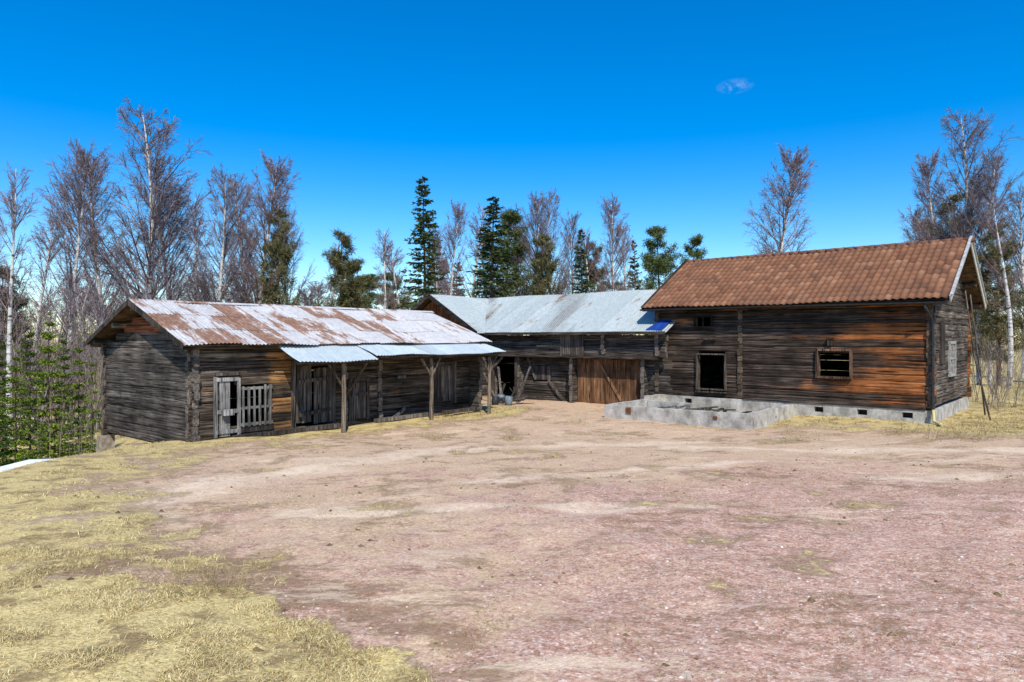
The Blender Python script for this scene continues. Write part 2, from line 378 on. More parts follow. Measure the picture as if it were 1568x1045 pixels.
# ------------------------------------------------------------------ log building parts
def log_wall(mb,axis,c,a0,a1,z0,z1,h,openings=(),prot=.16,th=.085,zoff=0,clip=None,m=0,mc=1,step=1.1):
    z=z0+zoff
    while z+h*.5<z1:
        zc=z+h/2; lo,hi=a0-prot*random.uniform(.6,1.25),a1+prot*random.uniform(.6,1.25)
        if clip:
            r=clip(zc)
            if r is None: break
            lo,hi=max(lo,r[0]),min(hi,r[1])
        iv=[(lo,hi)]
        for (o0,o1,oz0,oz1) in openings:
            if oz0<zc<oz1:
                nv=[]
                for p,q in iv:
                    if o1<=p or o0>=q: nv.append((p,q)); continue
                    if o0>p: nv.append((p,o0))
                    if o1<q: nv.append((o1,q))
                iv=nv
        for p,q in iv:
            if q-p<.08: continue
            n=max(1,int((q-p)/step)); pts=[]
            b0=random.uniform(-.010,.010); cy=random.uniform(-.012,.012)
            for i in range(n+1):
                u=p+(q-p)*i/n; dz=random.uniform(-.010,.010)+b0; dy=random.uniform(-.010,.010)+cy
                pts.append((u,c+dy,zc+dz) if axis==0 else (c+dy,u,zc+dz))
            mb.tube(pts,h/2,12,m,mc,sq=(th*random.uniform(.92,1.08),h*.515),pw=.42)
        z+=h
def corr(x0,x1,ye,ze,yr,zr,parent,name,mat,rows=2,sw=.82,per=.11,amp=.013,lift=0):
    Vs=[];Fs=[];b=0; n=int(math.ceil((x1-x0)/sw)); w=(x1-x0)/n
    for i in range(n):
        for r in range(rows):
            c0=x0+i*w-.04; c1=x0+(i+1)*w+.04; c0=max(c0,x0); c1=min(c1,x1)
            xx=np.arange(c0,c1+.001,per/6); u0=r/rows-(.03 if r else random.uniform(0,.018)); u1=(r+1)/rows
            us=np.linspace(u0,u1,4); XX,UU=np.meshgrid(xx,us)
            off=.010*r+.006*(i%2)+lift+random.uniform(0,.008)
            ZZ=ze+(zr-ze)*UU+amp*np.sin(2*np.pi*XX/per)+off+.02
            ZZ+=.02*np.sin(XX*1.3+UU*2)+.012*np.sin(XX*3.1-UU*5)
            YY=ye+(yr-ye)*UU
            v=np.stack([XX,YY,ZZ],-1)
            Vs.append(v.reshape(-1,3)); m=len(xx)
            idx=(np.arange(3)[:,None]*m+np.arange(m-1)[None]).ravel()+b
            Fs.append(np.stack([idx,idx+1,idx+m+1,idx+m],1)); b+=v.size//3
    return fobj(name,np.concatenate(Vs),[(np.concatenate(Fs),0)],[mat],parent,smooth=True)
def slab(mb,x0,x1,ye,ze,yr,zr,t=.03,m=0,nb=8):
    for i in range(nb):
        a=i/nb;b=(i+1)/nb-.004
        pts=[(ye+(yr-ye)*u,ze+(zr-ze)*u+dz) for (u,dz) in ((a,0),(b,0),(b,-t),(a,-t))]
        vs=[(x0,p[0],p[1]) for p in pts]+[(x1,p[0],p[1]) for p in pts]
        mb.add(vs,[(0,1,2,3),(7,6,5,4),(0,4,5,1),(1,5,6,2),(2,6,7,3),(3,7,4,0)],m)
def plank_panel(mb,axis,c,a0,a1,z0,z1,w=.15,t=.03,m=0,rag=.02):
    a=a0
    while a<a1-.03:
        b=min(a+w*random.uniform(.8,1.2),a1); d=random.uniform(-.008,.008)
        zz0=z0+random.uniform(0,rag); zz1=z1-random.uniform(0,rag)
        if axis==0: mb.box((a+.005,c+d-t/2,zz0),(b-.005,c+d+t/2,zz1),m)
        else: mb.box((c+d-t/2,a+.005,zz0),(c+d+t/2,b-.005,zz1),m)
        a=b

# ================================================================== left log barn
A=(-8.42,18.0); a40=math.radians(50)
LB=empty('log_barn',(A[0],A[1],0),a40)
W=5.8; LL=11.0; slope=.356; zt=2.80
mx=MB(); my=MB()
op=[(.75,1.18,.35,1.62),(1.22,2.15,.45,1.5),(2.95,4.25,.25,2.05),(4.95,5.6,.35,1.35),(8.6,9.6,.55,1.75)]
log_wall(mx,0,0,0,LL,-.3,2.72,.225,op)
log_wall(mx,0,W,0,LL,-.3,2.72,.225)
roofz=lambda y: zt+slope*min(y,W-y)-.10
def cl(z):
    if z<2.72: return (-.4,W+.4)
    d=(z+.15-(zt-.10))/slope
    return (d,W-d) if W-2*d>.3 else None
log_wall(my,1,0,0,W,-.3,3.9,.225,zoff=.11,clip=cl,prot=.18)
log_wall(my,1,LL,0,W,-.3,3.9,.225,zoff=.11,clip=cl)
for xx in (4.75,6.14): log_wall(my,1,xx,0,.7,-.2,2.5,.225,zoff=.11)
log_wall(my,1,10.55,-.45,.7,0.0,2.5,.225,zoff=.11,prot=.15)
mx.obj('long_walls',[wl_x,endg],LB,False); my.obj('gable_walls',[wl_y,endg],LB,False)
pm=MB()
for y,dz in ((.02,-.02),(1.5,-.05),(2.9,-.06),(4.3,-.05),(5.78,-.02)):
    z=roofz(y)+dz; pm.tube([(-.42,y,z),(LL+.25,y,z)],.10,8,0,1)
for y in (-.28,W+.28): pm.tube([(-.40,y,2.56),(LL+.2,y,2.56)],.06,8,0,1)
pm.obj('purlins',[wl_x,endg],LB,True)
rd=MB(); X0,X1=-.48,11.25
slab(rd,X0,X1,-.5,2.62,2.9,3.83,.035,0,12); slab(rd,X0,X1,W+.5,2.62,2.9,3.83,.035,0,12)
for ya,yb2 in ((-.52,2.9),(W+.52,2.9)):
    rd.beam((X0-.02,ya,2.60),(X0-.02,yb2,3.82),.03,.13,1)
    rd.beam((X1+.02,ya,2.60),(X1+.02,yb2,3.82),.03,.15,1)
rd.obj('roof_deck',[under,plank_v],LB)
corr(X0-.03,X1+.03,-.56,2.62,2.92,3.86,LB,'roof_sheets',zinc_rust,3)
corr(X0-.03,X1+.03,W+.56,2.62,2.88,3.86,LB,'roof_sheets_back',zinc_rust,2)
rc=MB(); 
for i in range(6):
    x=X0+i*1.97; rc.add([(x,2.76,3.86),(x+1.99,2.76,3.86),(x+1.99,2.9,3.925+.002*(i%2)),(x,2.9,3.925+.002*(i%2)),(x+1.99,3.04,3.86),(x,3.04,3.86)],[(0,1,2,3),(3,2,4,5)])
rc.obj('ridge_cap',[zinc_rust],LB)
aw=MB(); slab(aw,2.27,4.95,-1.40,2.10,-.42,2.53,.03,0,5); slab(aw,4.95,10.85,-1.42,2.22,-.42,2.55,.03,0,5)
for x in np.arange(2.45,10.9,.9): aw.beam((x,-1.36,2.06 if x<4.9 else 2.19),(x,.0,2.62),.07,.08,1)
aw.beam((2.35,-1.2,2.09),(4.9,-1.2,2.09),.09,.09,1); aw.beam((4.95,-1.2,2.17),(10.8,-1.2,2.17),.10,.11,1)
for x,zb,tp in ((3.9,.0,2.05),(7.45,.12,2.12),(10.35,.12,2.12)):
    y=-1.2
    aw.tube([(x,y,zb-.2),(x+.02,y,1.1),(x,y,tp)],[.075,.065,.06],8,2)
    if x>5:
        aw.beam((x,y,1.5),(x-.45,y,2.12),.06,.06,2); aw.beam((x,y,1.5),(x+.4,y,2.12),.06,.06,2)
aw.beam((3.9,-1.15,1.35),(3.4,-1.18,2.05),.06,.06,2); aw.beam((4.75,-.1,.95),(4.75,-1.2,2.05),.08,.08,2)
aw.obj('awning_frame',[under,board_x,postw],LB)
corr(2.23,4.98,-1.50,2.12,-.42,2.56,LB,'awning_sheets_low',zinc_white,1,per=.12)
corr(4.9,10.95,-1.52,2.24,-.40,2.585,LB,'awning_sheets',zinc_white,1,per=.12)
dm=MB()
plank_panel(dm,0,-.10,.66,.98,.12,1.72,.32,.03,2)
for z in (.2,.75,1.62): dm.box((.56,-.16,z),(1.2,-.125,z+.10),2,.006)
dm.box((.50,-.15,.1),(.60,-.11,1.75),2,.006); dm.box((1.16,-.15,.1),(1.25,-.11,1.70),2,.006)
dm.box((.70,-.28,.70),(1.0,-.17,.86),2)
for i in range(6):
    x=1.30+i*.165; dm.box((x,-.17,.33),(x+.05,-.13,1.48+random.uniform(-.05,.04)),2,.008)
for z in (.36,.82,1.36): dm.box((1.26,-.135,z),(2.24,-.105,z+.07),2,.008)
dm.box((1.24,-.15,.18),(2.26,-.08,.30),0,.006)
dm.box((.55,-.17,1.78),(1.25,-.11,1.86),0)
plank_panel(dm,0,-.07,3.0,3.55,.25,2.0,.2,.03,0); plank_panel(dm,0,-.13,3.6,4.25,.2,1.9,.16,.03,0)
dm.beam((3.05,-.17,.5),(4.2,-.17,.62),.03,.1,0); dm.beam((3.05,-.17,1.5),(4.2,-.17,1.58),.03,.1,0)
dm.box((2.86,-.15,.1),(2.97,-.05,2.12),0); dm.box((4.26,-.15,.1),(4.37,-.05,2.1),0)
plank_panel(dm,0,-.14,4.98,5.58,.2,1.38,.14,.03,0); dm.box((4.95,-.19,.95),(5.6,-.16,1.05),0)
dm.box((4.88,-.15,.15),(4.97,-.05,1.5),0);dm.box((5.6,-.15,.15),(5.69,-.05,1.5),0);dm.box((4.88,-.16,1.40),(5.69,-.05,1.52),0)
plank_panel(dm,0,-.12,8.62,9.6,.5,1.8,.17,.03,1); dm.box((8.5,-.16,.4),(8.6,-.05,1.95),0); dm.box((9.6,-.16,.4),(9.7,-.05,1.95),0)
dm.box((8.5,-.17,1.82),(9.7,-.06,1.93),0)
dm.beam((7.2,-.16,.4),(6.5,-.16,.0),.04,.12,1)
dm.box((6.85,-.20,1.42),(7.2,-.14,1.52),2)
dm.beam((1.0,-.25,.08),(4.4,-.32,.10),.2,.12,0); dm.beam((5.8,-.3,.10),(8.2,-.34,.13),.16,.12,1); dm.beam((8.7,-.5,.14),(10.4,-.55,.16),.16,.12,0)
dm.obj('doors_and_hatches',[plank_v,plank_v,plank_w,plank_o],LB)
sm=MB()
for (x,y) in ((-.05,W),(0,3.2),(-.05,.1),(3.3,0),(6.2,0),(9.8,0),(11,0)):
    z=-.95 if y>4 else (-.6 if y>2 else -.25)
    sm.box((x-.22,y-.2,z-.4),(x+.2,y+.2,-.29),0,.05)
sm.obj('corner_stones',[stonem],LB)
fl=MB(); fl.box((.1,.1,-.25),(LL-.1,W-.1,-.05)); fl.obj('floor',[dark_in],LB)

# ================================================================== middle range
CB=empty('log_stable',(-.76,32.96,0),math.radians(-41))
CL=9.2; CW=5.6
mx=MB(); my=MB()
log_wall(mx,0,0,0,CL,-.25,2.05,.225,[(.0,1.6,-.3,2.2),(2.5,3.4,.9,1.6),(4.85,8.1,-.3,2.1)])
log_wall(mx,0,-.42,-.1,CL,2.02,3.0,.225,[(4.45,5.35,2.1,2.95)],prot=.15)
log_wall(mx,0,CW,-5.5,CL,-.25,3.0,.225)
log_wall(mx,0,-1.0,-5.7,-.35,-.25,3.0,.225)
for xx,y0 in ((1.7,-.30),(4.75,-.35),(8.25,-.3)): log_wall(my,1,xx,y0,CW,-.25,2.1,.225,zoff=.11,prot=.1)
for xx in (-.1,6.5,9.0): log_wall(my,1,xx,-.5,.6,2.0,3.0,.225,zoff=.11,prot=.12)
log_wall(my,1,-.35,-1.0,0,-.25,2.9,.225,zoff=.11)
log_wall(my,1,-5.7,-1.0,CW,-.25,2.9,.225,zoff=.11)
mx.obj('long_walls',[wc_x,endg],CB,False); my.obj('cross_walls',[wc_y,endg],CB,False)
cm=MB()
plank_panel(cm,0,-.10,4.88,8.1,-.05,2.0,.17,.03,1)
cm.beam((4.85,-.15,1.98),(8.2,-.15,1.98),.05,.1,2)
cm.beam((5.9,-.14,1.95),(7.1,-.14,.2),.03,.10,1)
plank_panel(cm,0,-.56,4.4,5.4,2.04,3.0,.18,.03,0)
cm.box((5.42,-.60,2.0),(5.52,-.54,3.05),0); cm.box((4.3,-.60,2.0),(4.4,-.54,3.05),0)
cm.beam((3.0,-.60,2.45),(4.3,-.60,2.5),.03,.07,0)
cm.beam((-.3,-.5,2.02),(9.0,-.5,2.02),.16,.14,2)
for x in np.arange(.3,9,.95): cm.beam((x,-.52,1.98),(x,.3,1.98),.12,.14,2)
cm.beam((2.1,-.14,1.9),(2.55,-.14,.9),.04,.1,0); cm.beam((4.1,-.16,.1),(3.3,-.16,.9),.04,.12,0)
plank_panel(cm,0,-.12,2.5,3.4,.9,1.55,.2,.03,0)
cm.beam((.05,-.35,-.1),(.05,-.35,2.0),.16,.16,0,up=(0,1,0)); cm.beam((1.6,-.35,-.1),(1.6,-.35,2.0),.14,.14,0,up=(0,1,0))
cm.beam((.05,-.35,1.3),(.75,-.35,1.95),.09,.09,0)
cm.beam((8.15,-.2,0),(8.15,-.2,2.0),.13,.13,0,up=(0,1,0))
plank_panel(cm,0,.5,8.2,9.2,-.1,2.0,.2,.03,0)
zz=lambda x:3.0+.60*(3.1-abs(x+3.25))-.12
x=-6.0
while x<-.5:
    x2=x+.16; cm.add([(x,-1.08,2.7),(x2-.006,-1.08,2.7),(x2-.006,-1.08,zz(x2)),(x,-1.08,zz(x)),(x,-1.05,2.7),(x2-.006,-1.05,2.7),(x2-.006,-1.05,zz(x2)),(x,-1.05,zz(x))],[(0,1,2,3),(4,7,6,5),(3,2,6,7),(0,3,7,4),(1,5,6,2)],4); x=x2
cm.obj('planking',[plank_v,plank_o,board_x,plank_w,wood('red_planks',2,(.07,.02,.01),(.26,.075,.025),(.42,.16,.06))],CB)
rd=MB(); ze,zr=3.06,4.95
def vslab(mb,pts,t=.04,m=0):
    vs=[tuple(p) for p in pts]+[(p[0],p[1],p[2]-t) for p in pts]; n=len(pts)
    mb.add(vs,[tuple(range(n)),tuple(reversed(range(n,2*n)))]+[(i,(i+1)%n,n+(i+1)%n,n+i) for i in range(n)],m)
vslab(rd,[(-.0,-.8,ze),(CL+.3,-.8,ze),(CL+.3,2.8,zr),(-3.25,2.8,zr)])
vslab(rd,[(CL+.3,6.4,ze),(-6.5,6.4,ze),(-3.25,2.8,zr),(CL+.3,2.8,zr)])
vslab(rd,[(-.0,-1.4,ze),(0,-.8,ze),(-3.25,2.8,zr),(-3.25,-1.4,zr)])
vslab(rd,[(-6.5,-1.4,ze),(-3.25,-1.4,zr),(-3.25,2.8,zr),(-6.5,6.4,ze)])
for xa in (.08,-6.58): rd.beam((xa,-1.46,ze-.05),(-3.25,-1.46,zr-.03),.04,.20,1)
rd.beam((-.1,-.86,ze-.06),(CL+.3,-.86,ze-.06),.03,.12,1)
rd.obj('roof_deck',[under,board_x],CB)
def clipped_corr(name,x0,x1,fn,mat,par,per=.11,amp=.013,sw=.82):
    Vs=[];Fs=[];b=0;n=int((x1-x0)/sw)+1;w=(x1-x0)/n
    for i in range(n):
        xx=np.arange(x0+i*w,x0+(i+1)*w+.03,per/6); m=len(xx); off=.02+.007*(i%2)
        rows=[]
        for k in range(6):
            r=[]
            for x in xx:
                p0,p1=fn(x); t=k/5; r.append((p0[0]+(p1[0]-p0[0])*t,p0[1]+(p1[1]-p0[1])*t,p0[2]+(p1[2]-p0[2])*t+amp*math.sin(2*math.pi*x/per)+off+.02*math.sin(x*1.1+k*.4)))
            rows.append(r)
        Vs.append(np.array(rows).reshape(-1,3)); idx=(np.arange(5)[:,None]*m+np.arange(m-1)[None]).ravel()+b
        Fs.append(np.stack([idx,idx+1,idx+m+1,idx+m],1)); b+=6*m
    fobj(name,np.concatenate(Vs),[(np.concatenate(Fs),0)],[mat],par,True)
sl=(zr-ze)/3.6
def fc(x):
    if x>=0: return ((x,-.88,ze-.04),(x,2.8,zr))
    y=2.8-3.6*(x+3.25)/3.25; return ((x,y,ze+sl*(y+.8)),(x,2.8,zr))
clipped_corr('roof_sheets',-3.2,CL+.35,fc,zinc_grey,CB)
def fw(y):
    if y<=-.8: return ((.06,y,ze-.03),(-3.25,y,zr))
    x=-3.25*(y+.8)/3.6; return ((x,y,ze+(zr-ze)*(-x)/3.25),(-3.25,y,zr))
clipped_corr('roof_sheets_wing',-1.5,2.78,fw,zinc_grey,CB)
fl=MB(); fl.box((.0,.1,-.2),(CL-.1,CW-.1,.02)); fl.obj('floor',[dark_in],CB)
tb=MB(); tb.add([(8.6,-.75,ze+.08),(9.35,-.8,ze+.08),(9.45,.5,ze+.78),(9.1,.35,ze+.70),(8.9,-.2,ze+.42)],[(0,1,2,3,4)])
tb.add([(8.6,-.75,ze+.08),(9.35,-.8,ze+.08),(9.3,-.84,ze-.12),(8.7,-.8,ze-.06)],[(0,3,2,1)])
tb.obj('tarpaulin',[blue],CB)

# ================================================================== right tiled barn
aR=math.radians(41.5); Ux,Uy=math.sin(aR),math.cos(aR)
Rp=(12.88,21.0); Lp=(Rp[0]-9.4*Uy,Rp[1]+9.4*Ux)
RB=empty('tile_roofed_log_barn',(Lp[0],Lp[1],0),-aR)
RL=9.4; RW=6.5; zf=.57; zw=4.12
mx=MB(); my=MB()
opr=[(1.75,2.83,.86,2.19),(6.14,7.13,1.49,2.39),(1.65,2.3,3.22,3.6)]
log_wall(mx,0,0,0,RL,zf,zw,.215,opr,prot=.14)
log_wall(mx,0,RW,0,RL,zf,zw,.215)
def clr(z):
    if z<zw: return (-.4,RW+.4)
    d=(z+.12-4.1)/.575
    return (max(0,d),RW-max(0,d)) if RW-2*d>.3 else None
opg=[(2.6,3.5,1.6,2.6)]
log_wall(my,1,RL,0,RW,zf,5.95,.215,opg,zoff=.105,clip=clr,prot=.14)
log_wall(my,1,0,0,RW,zf,5.95,.215,zoff=.105,clip=clr,prot=.14)
log_wall(my,1,3.4,0,RW,zf,4.0,.215,zoff=.105,prot=.15)
mx.obj('long_walls',[wr_x,endr],RB,False); my.obj('gable_walls',[wr_y,endr],RB,False)
dm=MB()
def frame(x0,x1,z0,z1,w=.09,m=0,yy=-.13,t=.06):
    dm.box((x0-w,yy-t,z0-w),(x0,yy+.06,z1+w),m); dm.box((x1,yy-t,z0-w),(x1+w,yy+.06,z1+w),m)
    dm.box((x0,yy-t,z1),(x1,yy+.06,z1+w),m); dm.box((x0,yy-t-.02,z0-w),(x1,yy+.06,z0),m)
frame(1.75,2.83,.90,2.17,.05,4); frame(6.14,7.13,1.52,2.37,.07,0); frame(1.65,2.3,3.24,3.58,.04,1)
dm.box((1.7,-.22,.75),(2.9,-.10,.80),4)
dm.box((1.95,-.14,3.24),(1.99,-.10,3.58),1)
dm.box((-.05,-.17,3.12),(3.3,-.09,3.22),1); dm.box((3.5,-.20,3.30),(9.3,-.09,3.36),1)
dm.box((6.45,-.2,2.55),(6.58,-.11,2.76),4); dm.box((6.41,-.22,2.76),(6.62,-.10,2.79),1)
dm.box((2.0,-.20,2.75),(2.5,-.12,2.79),4)
dm.box((3.52,-.15,zf),(9.3,-.10,zf+.10),1)
dm.obj('window_frames',[wood('frame_wood',2,(.05,.028,.018),(.15,.085,.055),(.26,.17,.12)),board_x,white_b,plank_w,plank_v],RB)
gm=MB(); xg=RL+.14
for (y0,y1,z0,z1) in ((2.5,2.6,1.5,2.7),(3.5,3.6,1.5,2.7),(2.6,3.5,1.5,1.6),(2.6,3.5,2.6,2.7),(3.02,3.08,1.6,2.6),(2.6,3.02,2.08,2.12),(3.08,3.5,2.08,2.12)):
    gm.box((xg-.08,y0,z0),(xg,y1,z1),0)
gm.box((xg-.16,2.6,1.6),(xg-.12,3.5,2.6),1)
gm.box((xg-.05,.9,2.0),(xg,1.5,3.3),2)
gm.obj('gable_window',[simple('worn_grey_paint',(.22,.21,.19),(.42,.41,.38),12,.8,.4,island=.2),glass,plank_v],RB)
ex=.55; ey=.42; zE=3.98; zR=6.10
rd=MB(); slab(rd,-.45,RL+ex,-ey,zE-.05,RW/2,zR-.05,.035,0,14); slab(rd,-.45,RL+ex,RW+ey,zE-.05,RW/2,zR-.05,.035,0,14)
for y in (-.02,1.2,RW/2,RW-1.2,RW+.02):
    z=zE-.2+ (min(y,RW-y)+ey)*.577; rd.tube([(-.35,y,z),(RL+.5,y,z)],.10,8,0)
for s,yy in ((1,-ey-.04),(-1,RW+ey+.04)):
    rd.beam((RL+ex+.03,yy,zE-.02),(RL+ex+.03,RW/2,zR+.02),.035,.22,1)
    rd.beam((RL+ex+.06,yy,zE+.10),(RL+ex+.06,RW/2,zR+.14),.07,.03,1)
    rd.beam((-.48,yy,zE-.02),(-.48,RW/2,zR+.02),.035,.20,2)
rd.beam((-.45,-ey-.01,zE-.06),(RL+ex,-ey-.01,zE-.06),.03,.13,2)
rd.obj('roof_deck',[under,white_b,board_x],RB)
def pantile(name,x0,x1,ye,ze_,yr,zr_,per,row,mat,par):
    Ls=math.hypot(yr-ye,zr_-ze_); nr=int(round(Ls/row)); nc=int(round((x1-x0)/per)); k=8
    xx=np.linspace(x0,x1,nc*k+1); ph=((np.arange(nc*k+1)%k)/k)
    prof=.030*np.where(ph<.62,np.sin(np.pi*ph/.62),-.35*np.sin(np.pi*(ph-.62)/.38)); m=len(xx)
    d=np.array([yr-ye,zr_-ze_])/Ls; nn=np.array([-d[1],d[0]]); nn=nn if nn[1]>0 else -nn
    Vs=[];Fs=[];UV=[];b=0
    wav=.02*np.sin(xx*.8+1)+.01*np.sin(xx*2.2)
    for r in range(nr):
        j=RNG.uniform(-.005,.005,nc+1)[np.minimum(np.arange(m)//k,nc)]
        for s,h in ((r*Ls/nr-.03+j,.0),(r*Ls/nr-.03+j,.028),((r+1)*Ls/nr+0*j,.012)):
            off=prof+h+.015
            p=np.stack([xx,ye+d[0]*s+nn[0]*off,ze_+d[1]*s+nn[1]*off+wav],1); Vs.append(p)
            UV.append(np.stack([np.arange(m)/k,np.full(m,r+.5)],1))
        idx=np.arange(m-1)
        for q in range(2):
            o=b+q*m; Fs.append(np.stack([o+idx,o+idx+1,o+idx+m+1,o+idx+m],1))
        b+=3*m
    V=np.concatenate(Vs); Fa=np.concatenate(Fs); uv=np.concatenate(UV)
    o=fobj(name,V,[(Fa,0)],[mat],par,True)
    me=o.data; l=me.uv_layers.new(name='UVMap'); vi=np.empty(len(me.loops),dtype=np.int32); me.loops.foreach_get('vertex_index',vi)
    u=uv[vi].copy(); u=u.reshape(-1,4,2); u[:,:,0]=np.minimum(u[:,:,0],np.floor(u[:,:,0].min(1))[:,None]+.95)
    l.data.foreach_set('uv',u.reshape(-1,2).ravel().astype(np.float32)); return o
pantile('roof_tiles',-.45,RL+ex-.02,-ey-.06,zE,RW/2,zR,.215,.33,tile_m,RB)
pantile('roof_tiles_back',-.45,RL+ex-.02,RW+ey+.06,zE,RW/2,zR,.215,.33,tile_m,RB)
rt=MB()
x=-.45
while x<RL+ex-.1:
    rt.tube([(x,RW/2,zR+.01),(x+.36,RW/2,zR+.02)],[.09,.10],10); x+=.34
rt.obj('ridge_tiles',[simple('ridge_tile_clay',(.12,.058,.038),(.22,.11,.07),6,.9,.3,island=.3)],RB,True)
gt=MB()
n=8; x0,x1=-.5,RL+ex-.03; yg=-ey-.12; zg=zE-.04
vs=[]
for x,zz2 in ((x0,0),(x1,-.05)):
    for k in range(n+1):
        a=math.pi*k/n; vs.append((x,yg-math.cos(a)*.065,zg+zz2-math.sin(a)*.065))
    for k in range(n+1):
        a=math.pi*(n-k)/n; vs.append((x,yg-math.cos(a)*.058,zg+zz2-math.sin(a)*.058))
M=2*(n+1)
gt.add(vs,[(k,(k+1)%M,M+(k+1)%M,M+k) for k in range(M)])
gt.tube([(RL-.05,yg,zg-.08),(RL-.05,yg,zg-.2),(RL+.06,-.2,zg-.55),(RL+.10,-.20,zg-.8),(RL+.10,-.20,.62),(RL+.13,-.26,.42)],.045,8)
for z in (1.4,2.6): gt.box((RL+.04,-.25,z),(RL+.16,-.12,z+.04))
gt.obj('gutter_and_downpipe',[black],RB,False)
hs=MB(); hs.tube([(RL+.13,-.27,.62),(RL+.13,-.28,.40),(RL+.16,-.36,.28),(RL+.30,-.55,.24),(RL+.42,-.85,.25)],.045,8); hs.obj('drain_hose',[yellow],RB,True)
fm=MB()
def fwall(x0,x1,y0,y1,z0,z1,vents=()):
    xs_=[x0]; 
    for v in vents: xs_+= [v,v+.3]
    xs_.append(x1)
    for i in range(0,len(xs_),2): fm.box((xs_[i],y0,z0),(xs_[i+1],y1,z1))
    for v in vents:
        fm.box((v,y0,z0),(v+.3,y1,z1-.27)); fm.box((v,y0,z1-.09),(v+.3,y1,z1)); fm.box((v,y1-.05,z1-.27),(v+.3,y1-.02,z1-.09),1)
fwall(-.1,RL+.12,-.12,.18,-.3,zf-.005,(1.2,6.0,7.35,8.65)); 
fm.box((RL-.2,.18,-.3),(RL+.10,RW+.1,zf-.006)); fm.box((-.1,.18,-.3),(.2,RW+.1,zf-.006)); fm.box((.2,RW-.2,-.3),(RL-.2,RW+.08,zf-.007))
fm.obj('foundation_wall',[conc,dark_in],RB)
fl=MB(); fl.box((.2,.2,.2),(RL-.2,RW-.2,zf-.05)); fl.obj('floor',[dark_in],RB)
pl=MB(); 
pl.tube([(RL+1.3,2.4,-.1),(RL+.75,2.9,2.2),(RL+.45,3.2,4.4)],[.03,.026,.02],7); pl.tube([(RL+1.0,3.6,-.1),(RL+.5,3.9,4.3)],[.028,.02],7)
pl.obj('leaning_poles',[plank_v],RB,True)
FB=empty('concrete_foundation',(Lp[0],Lp[1],0),-aR)
fm=MB(); zt2=.49
X0f,X1f,Yf=.17,5.43,-4.1
def jbox(c0,c1,n=5):
    ax=0 if c1[0]-c0[0]>c1[1]-c0[1] else 1
    vs=[];N=n+1
    for i in range(N):
        u=c0[ax]+(c1[ax]-c0[ax])*i/n; zt_=c1[2]+random.uniform(-.018,.012); j=random.uniform(-.012,.012)
        if ax==0: vs+= [(u,c0[1]+j,c0[2]),(u,c1[1]+j,c0[2]),(u,c1[1]+j-.01,zt_),(u,c0[1]+j+.01,zt_)]
        else: vs+= [(c1[0]+j,u,c0[2]),(c0[0]+j,u,c0[2]),(c0[0]+j+.01,u,zt_),(c1[0]+j-.01,u,zt_)]
    fs=[(0,3,2,1)]+[tuple(4*n+k for k in (0,1,2,3))]
    for i in range(n):
        for k in range(4): fs.append((4*i+k,4*i+(k+1)%4,4*i+4+(k+1)%4,4*i+4+k))
    fm.add(vs,fs,0)
jbox((X0f,Yf,-.35),(2.6,Yf+.2,zt2-.03)); jbox((2.603,Yf+.002,-.35),(X1f-.0,Yf+.2,zt2))
jbox((X1f-.2,Yf+.213,-.35),(X1f,-.13,zt2+.03),7); jbox((X0f,Yf+.213,-.35),(X0f+.2,-1.4,zt2-.02))
jbox((X0f,-1.395,-.35),(X0f+.2,-.13,zt2+.1))
jbox((X0f+.215,-1.5,-.3),(2.2,-1.3,zt2-.05))
fm.box((X0f+.22,Yf+.22,-.2),(X1f-.22,-1.51,.05),2); fm.box((X0f+.9,Yf-.03,.22),(X0f+1.1,Yf-.015,.42),1)
fm.box((4.25,Yf-.03,.26),(4.38,Yf-.015,.36),1)
fm.obj('foundation_ring',[conc,rusty,simple('foundation_fill',(.16,.12,.08),(.30,.24,.17),5,.95,.6)],FB)
jm=MB()
for i in range(14):
    x=.9+i*.28; jm.beam((x,-3.6+random.uniform(-.3,.9),.12+random.uniform(0,.25)),(x+random.uniform(-.3,1.2),-2.0,.14+random.uniform(0,.35)),.12,.04,0)
jm.obj('loose_boards',[plank_v],FB)

# ------------------------------------------------------------------ scrap in the passage
jk=empty('scrap_pile',(-.55,28.6,.05))
m=MB()
for i in range(3):
    x,y=random.uniform(-.2,.6),random.uniform(-.3,.8)
    m.tube([(x,y,-.1),(x+.02,y,.15),(x+.04,y+.02,.32)],[.14,.17,.15],9,i%2)
m.obj('plastic_tubs',[plas,simple('dark_plastic',(.02,.02,.025),(.06,.06,.06),5,.5,.2)],jk,True)
m=MB()
for i in range(10):
    x=random.uniform(-.5,1.5); m.beam((x,.6+random.uniform(0,1),-.05),(x+random.uniform(-.7,.7),1.6,random.uniform(.5,1.5)),.10,.03,0)
for i in range(6):
    m.beam((random.uniform(-.4,.2),random.uniform(-.4,.6),.05+i*.03),(random.uniform(.8,1.6),random.uniform(0,.9),.08+i*.04),.12,.03,0)
m.obj('leaning_planks',[plank_v],jk)

n=40; vs=[(-10.35,13.6,gz(-10.35,13.6)+.14)]
for r in (.5,1.0):
    for k in range(n):
        a=2*math.pi*k/n; q=r*(1+.22*math.sin(3*a)+.12*math.sin(7*a+1)); x=-10.35+1.1*q*math.cos(a); y=13.6+.9*q*math.sin(a)
        vs.append((x,y,gz(x,y)+(.12 if r<1 else -.02)))
fs=[(0,1+k,1+(k+1)%n) for k in range(n)]+[(1+k,1+n+k,1+n+(k+1)%n,1+(k+1)%n) for k in range(n)]
m=MB(); m.add(vs,fs); m.obj('snow_patch',[snowm],None,True)

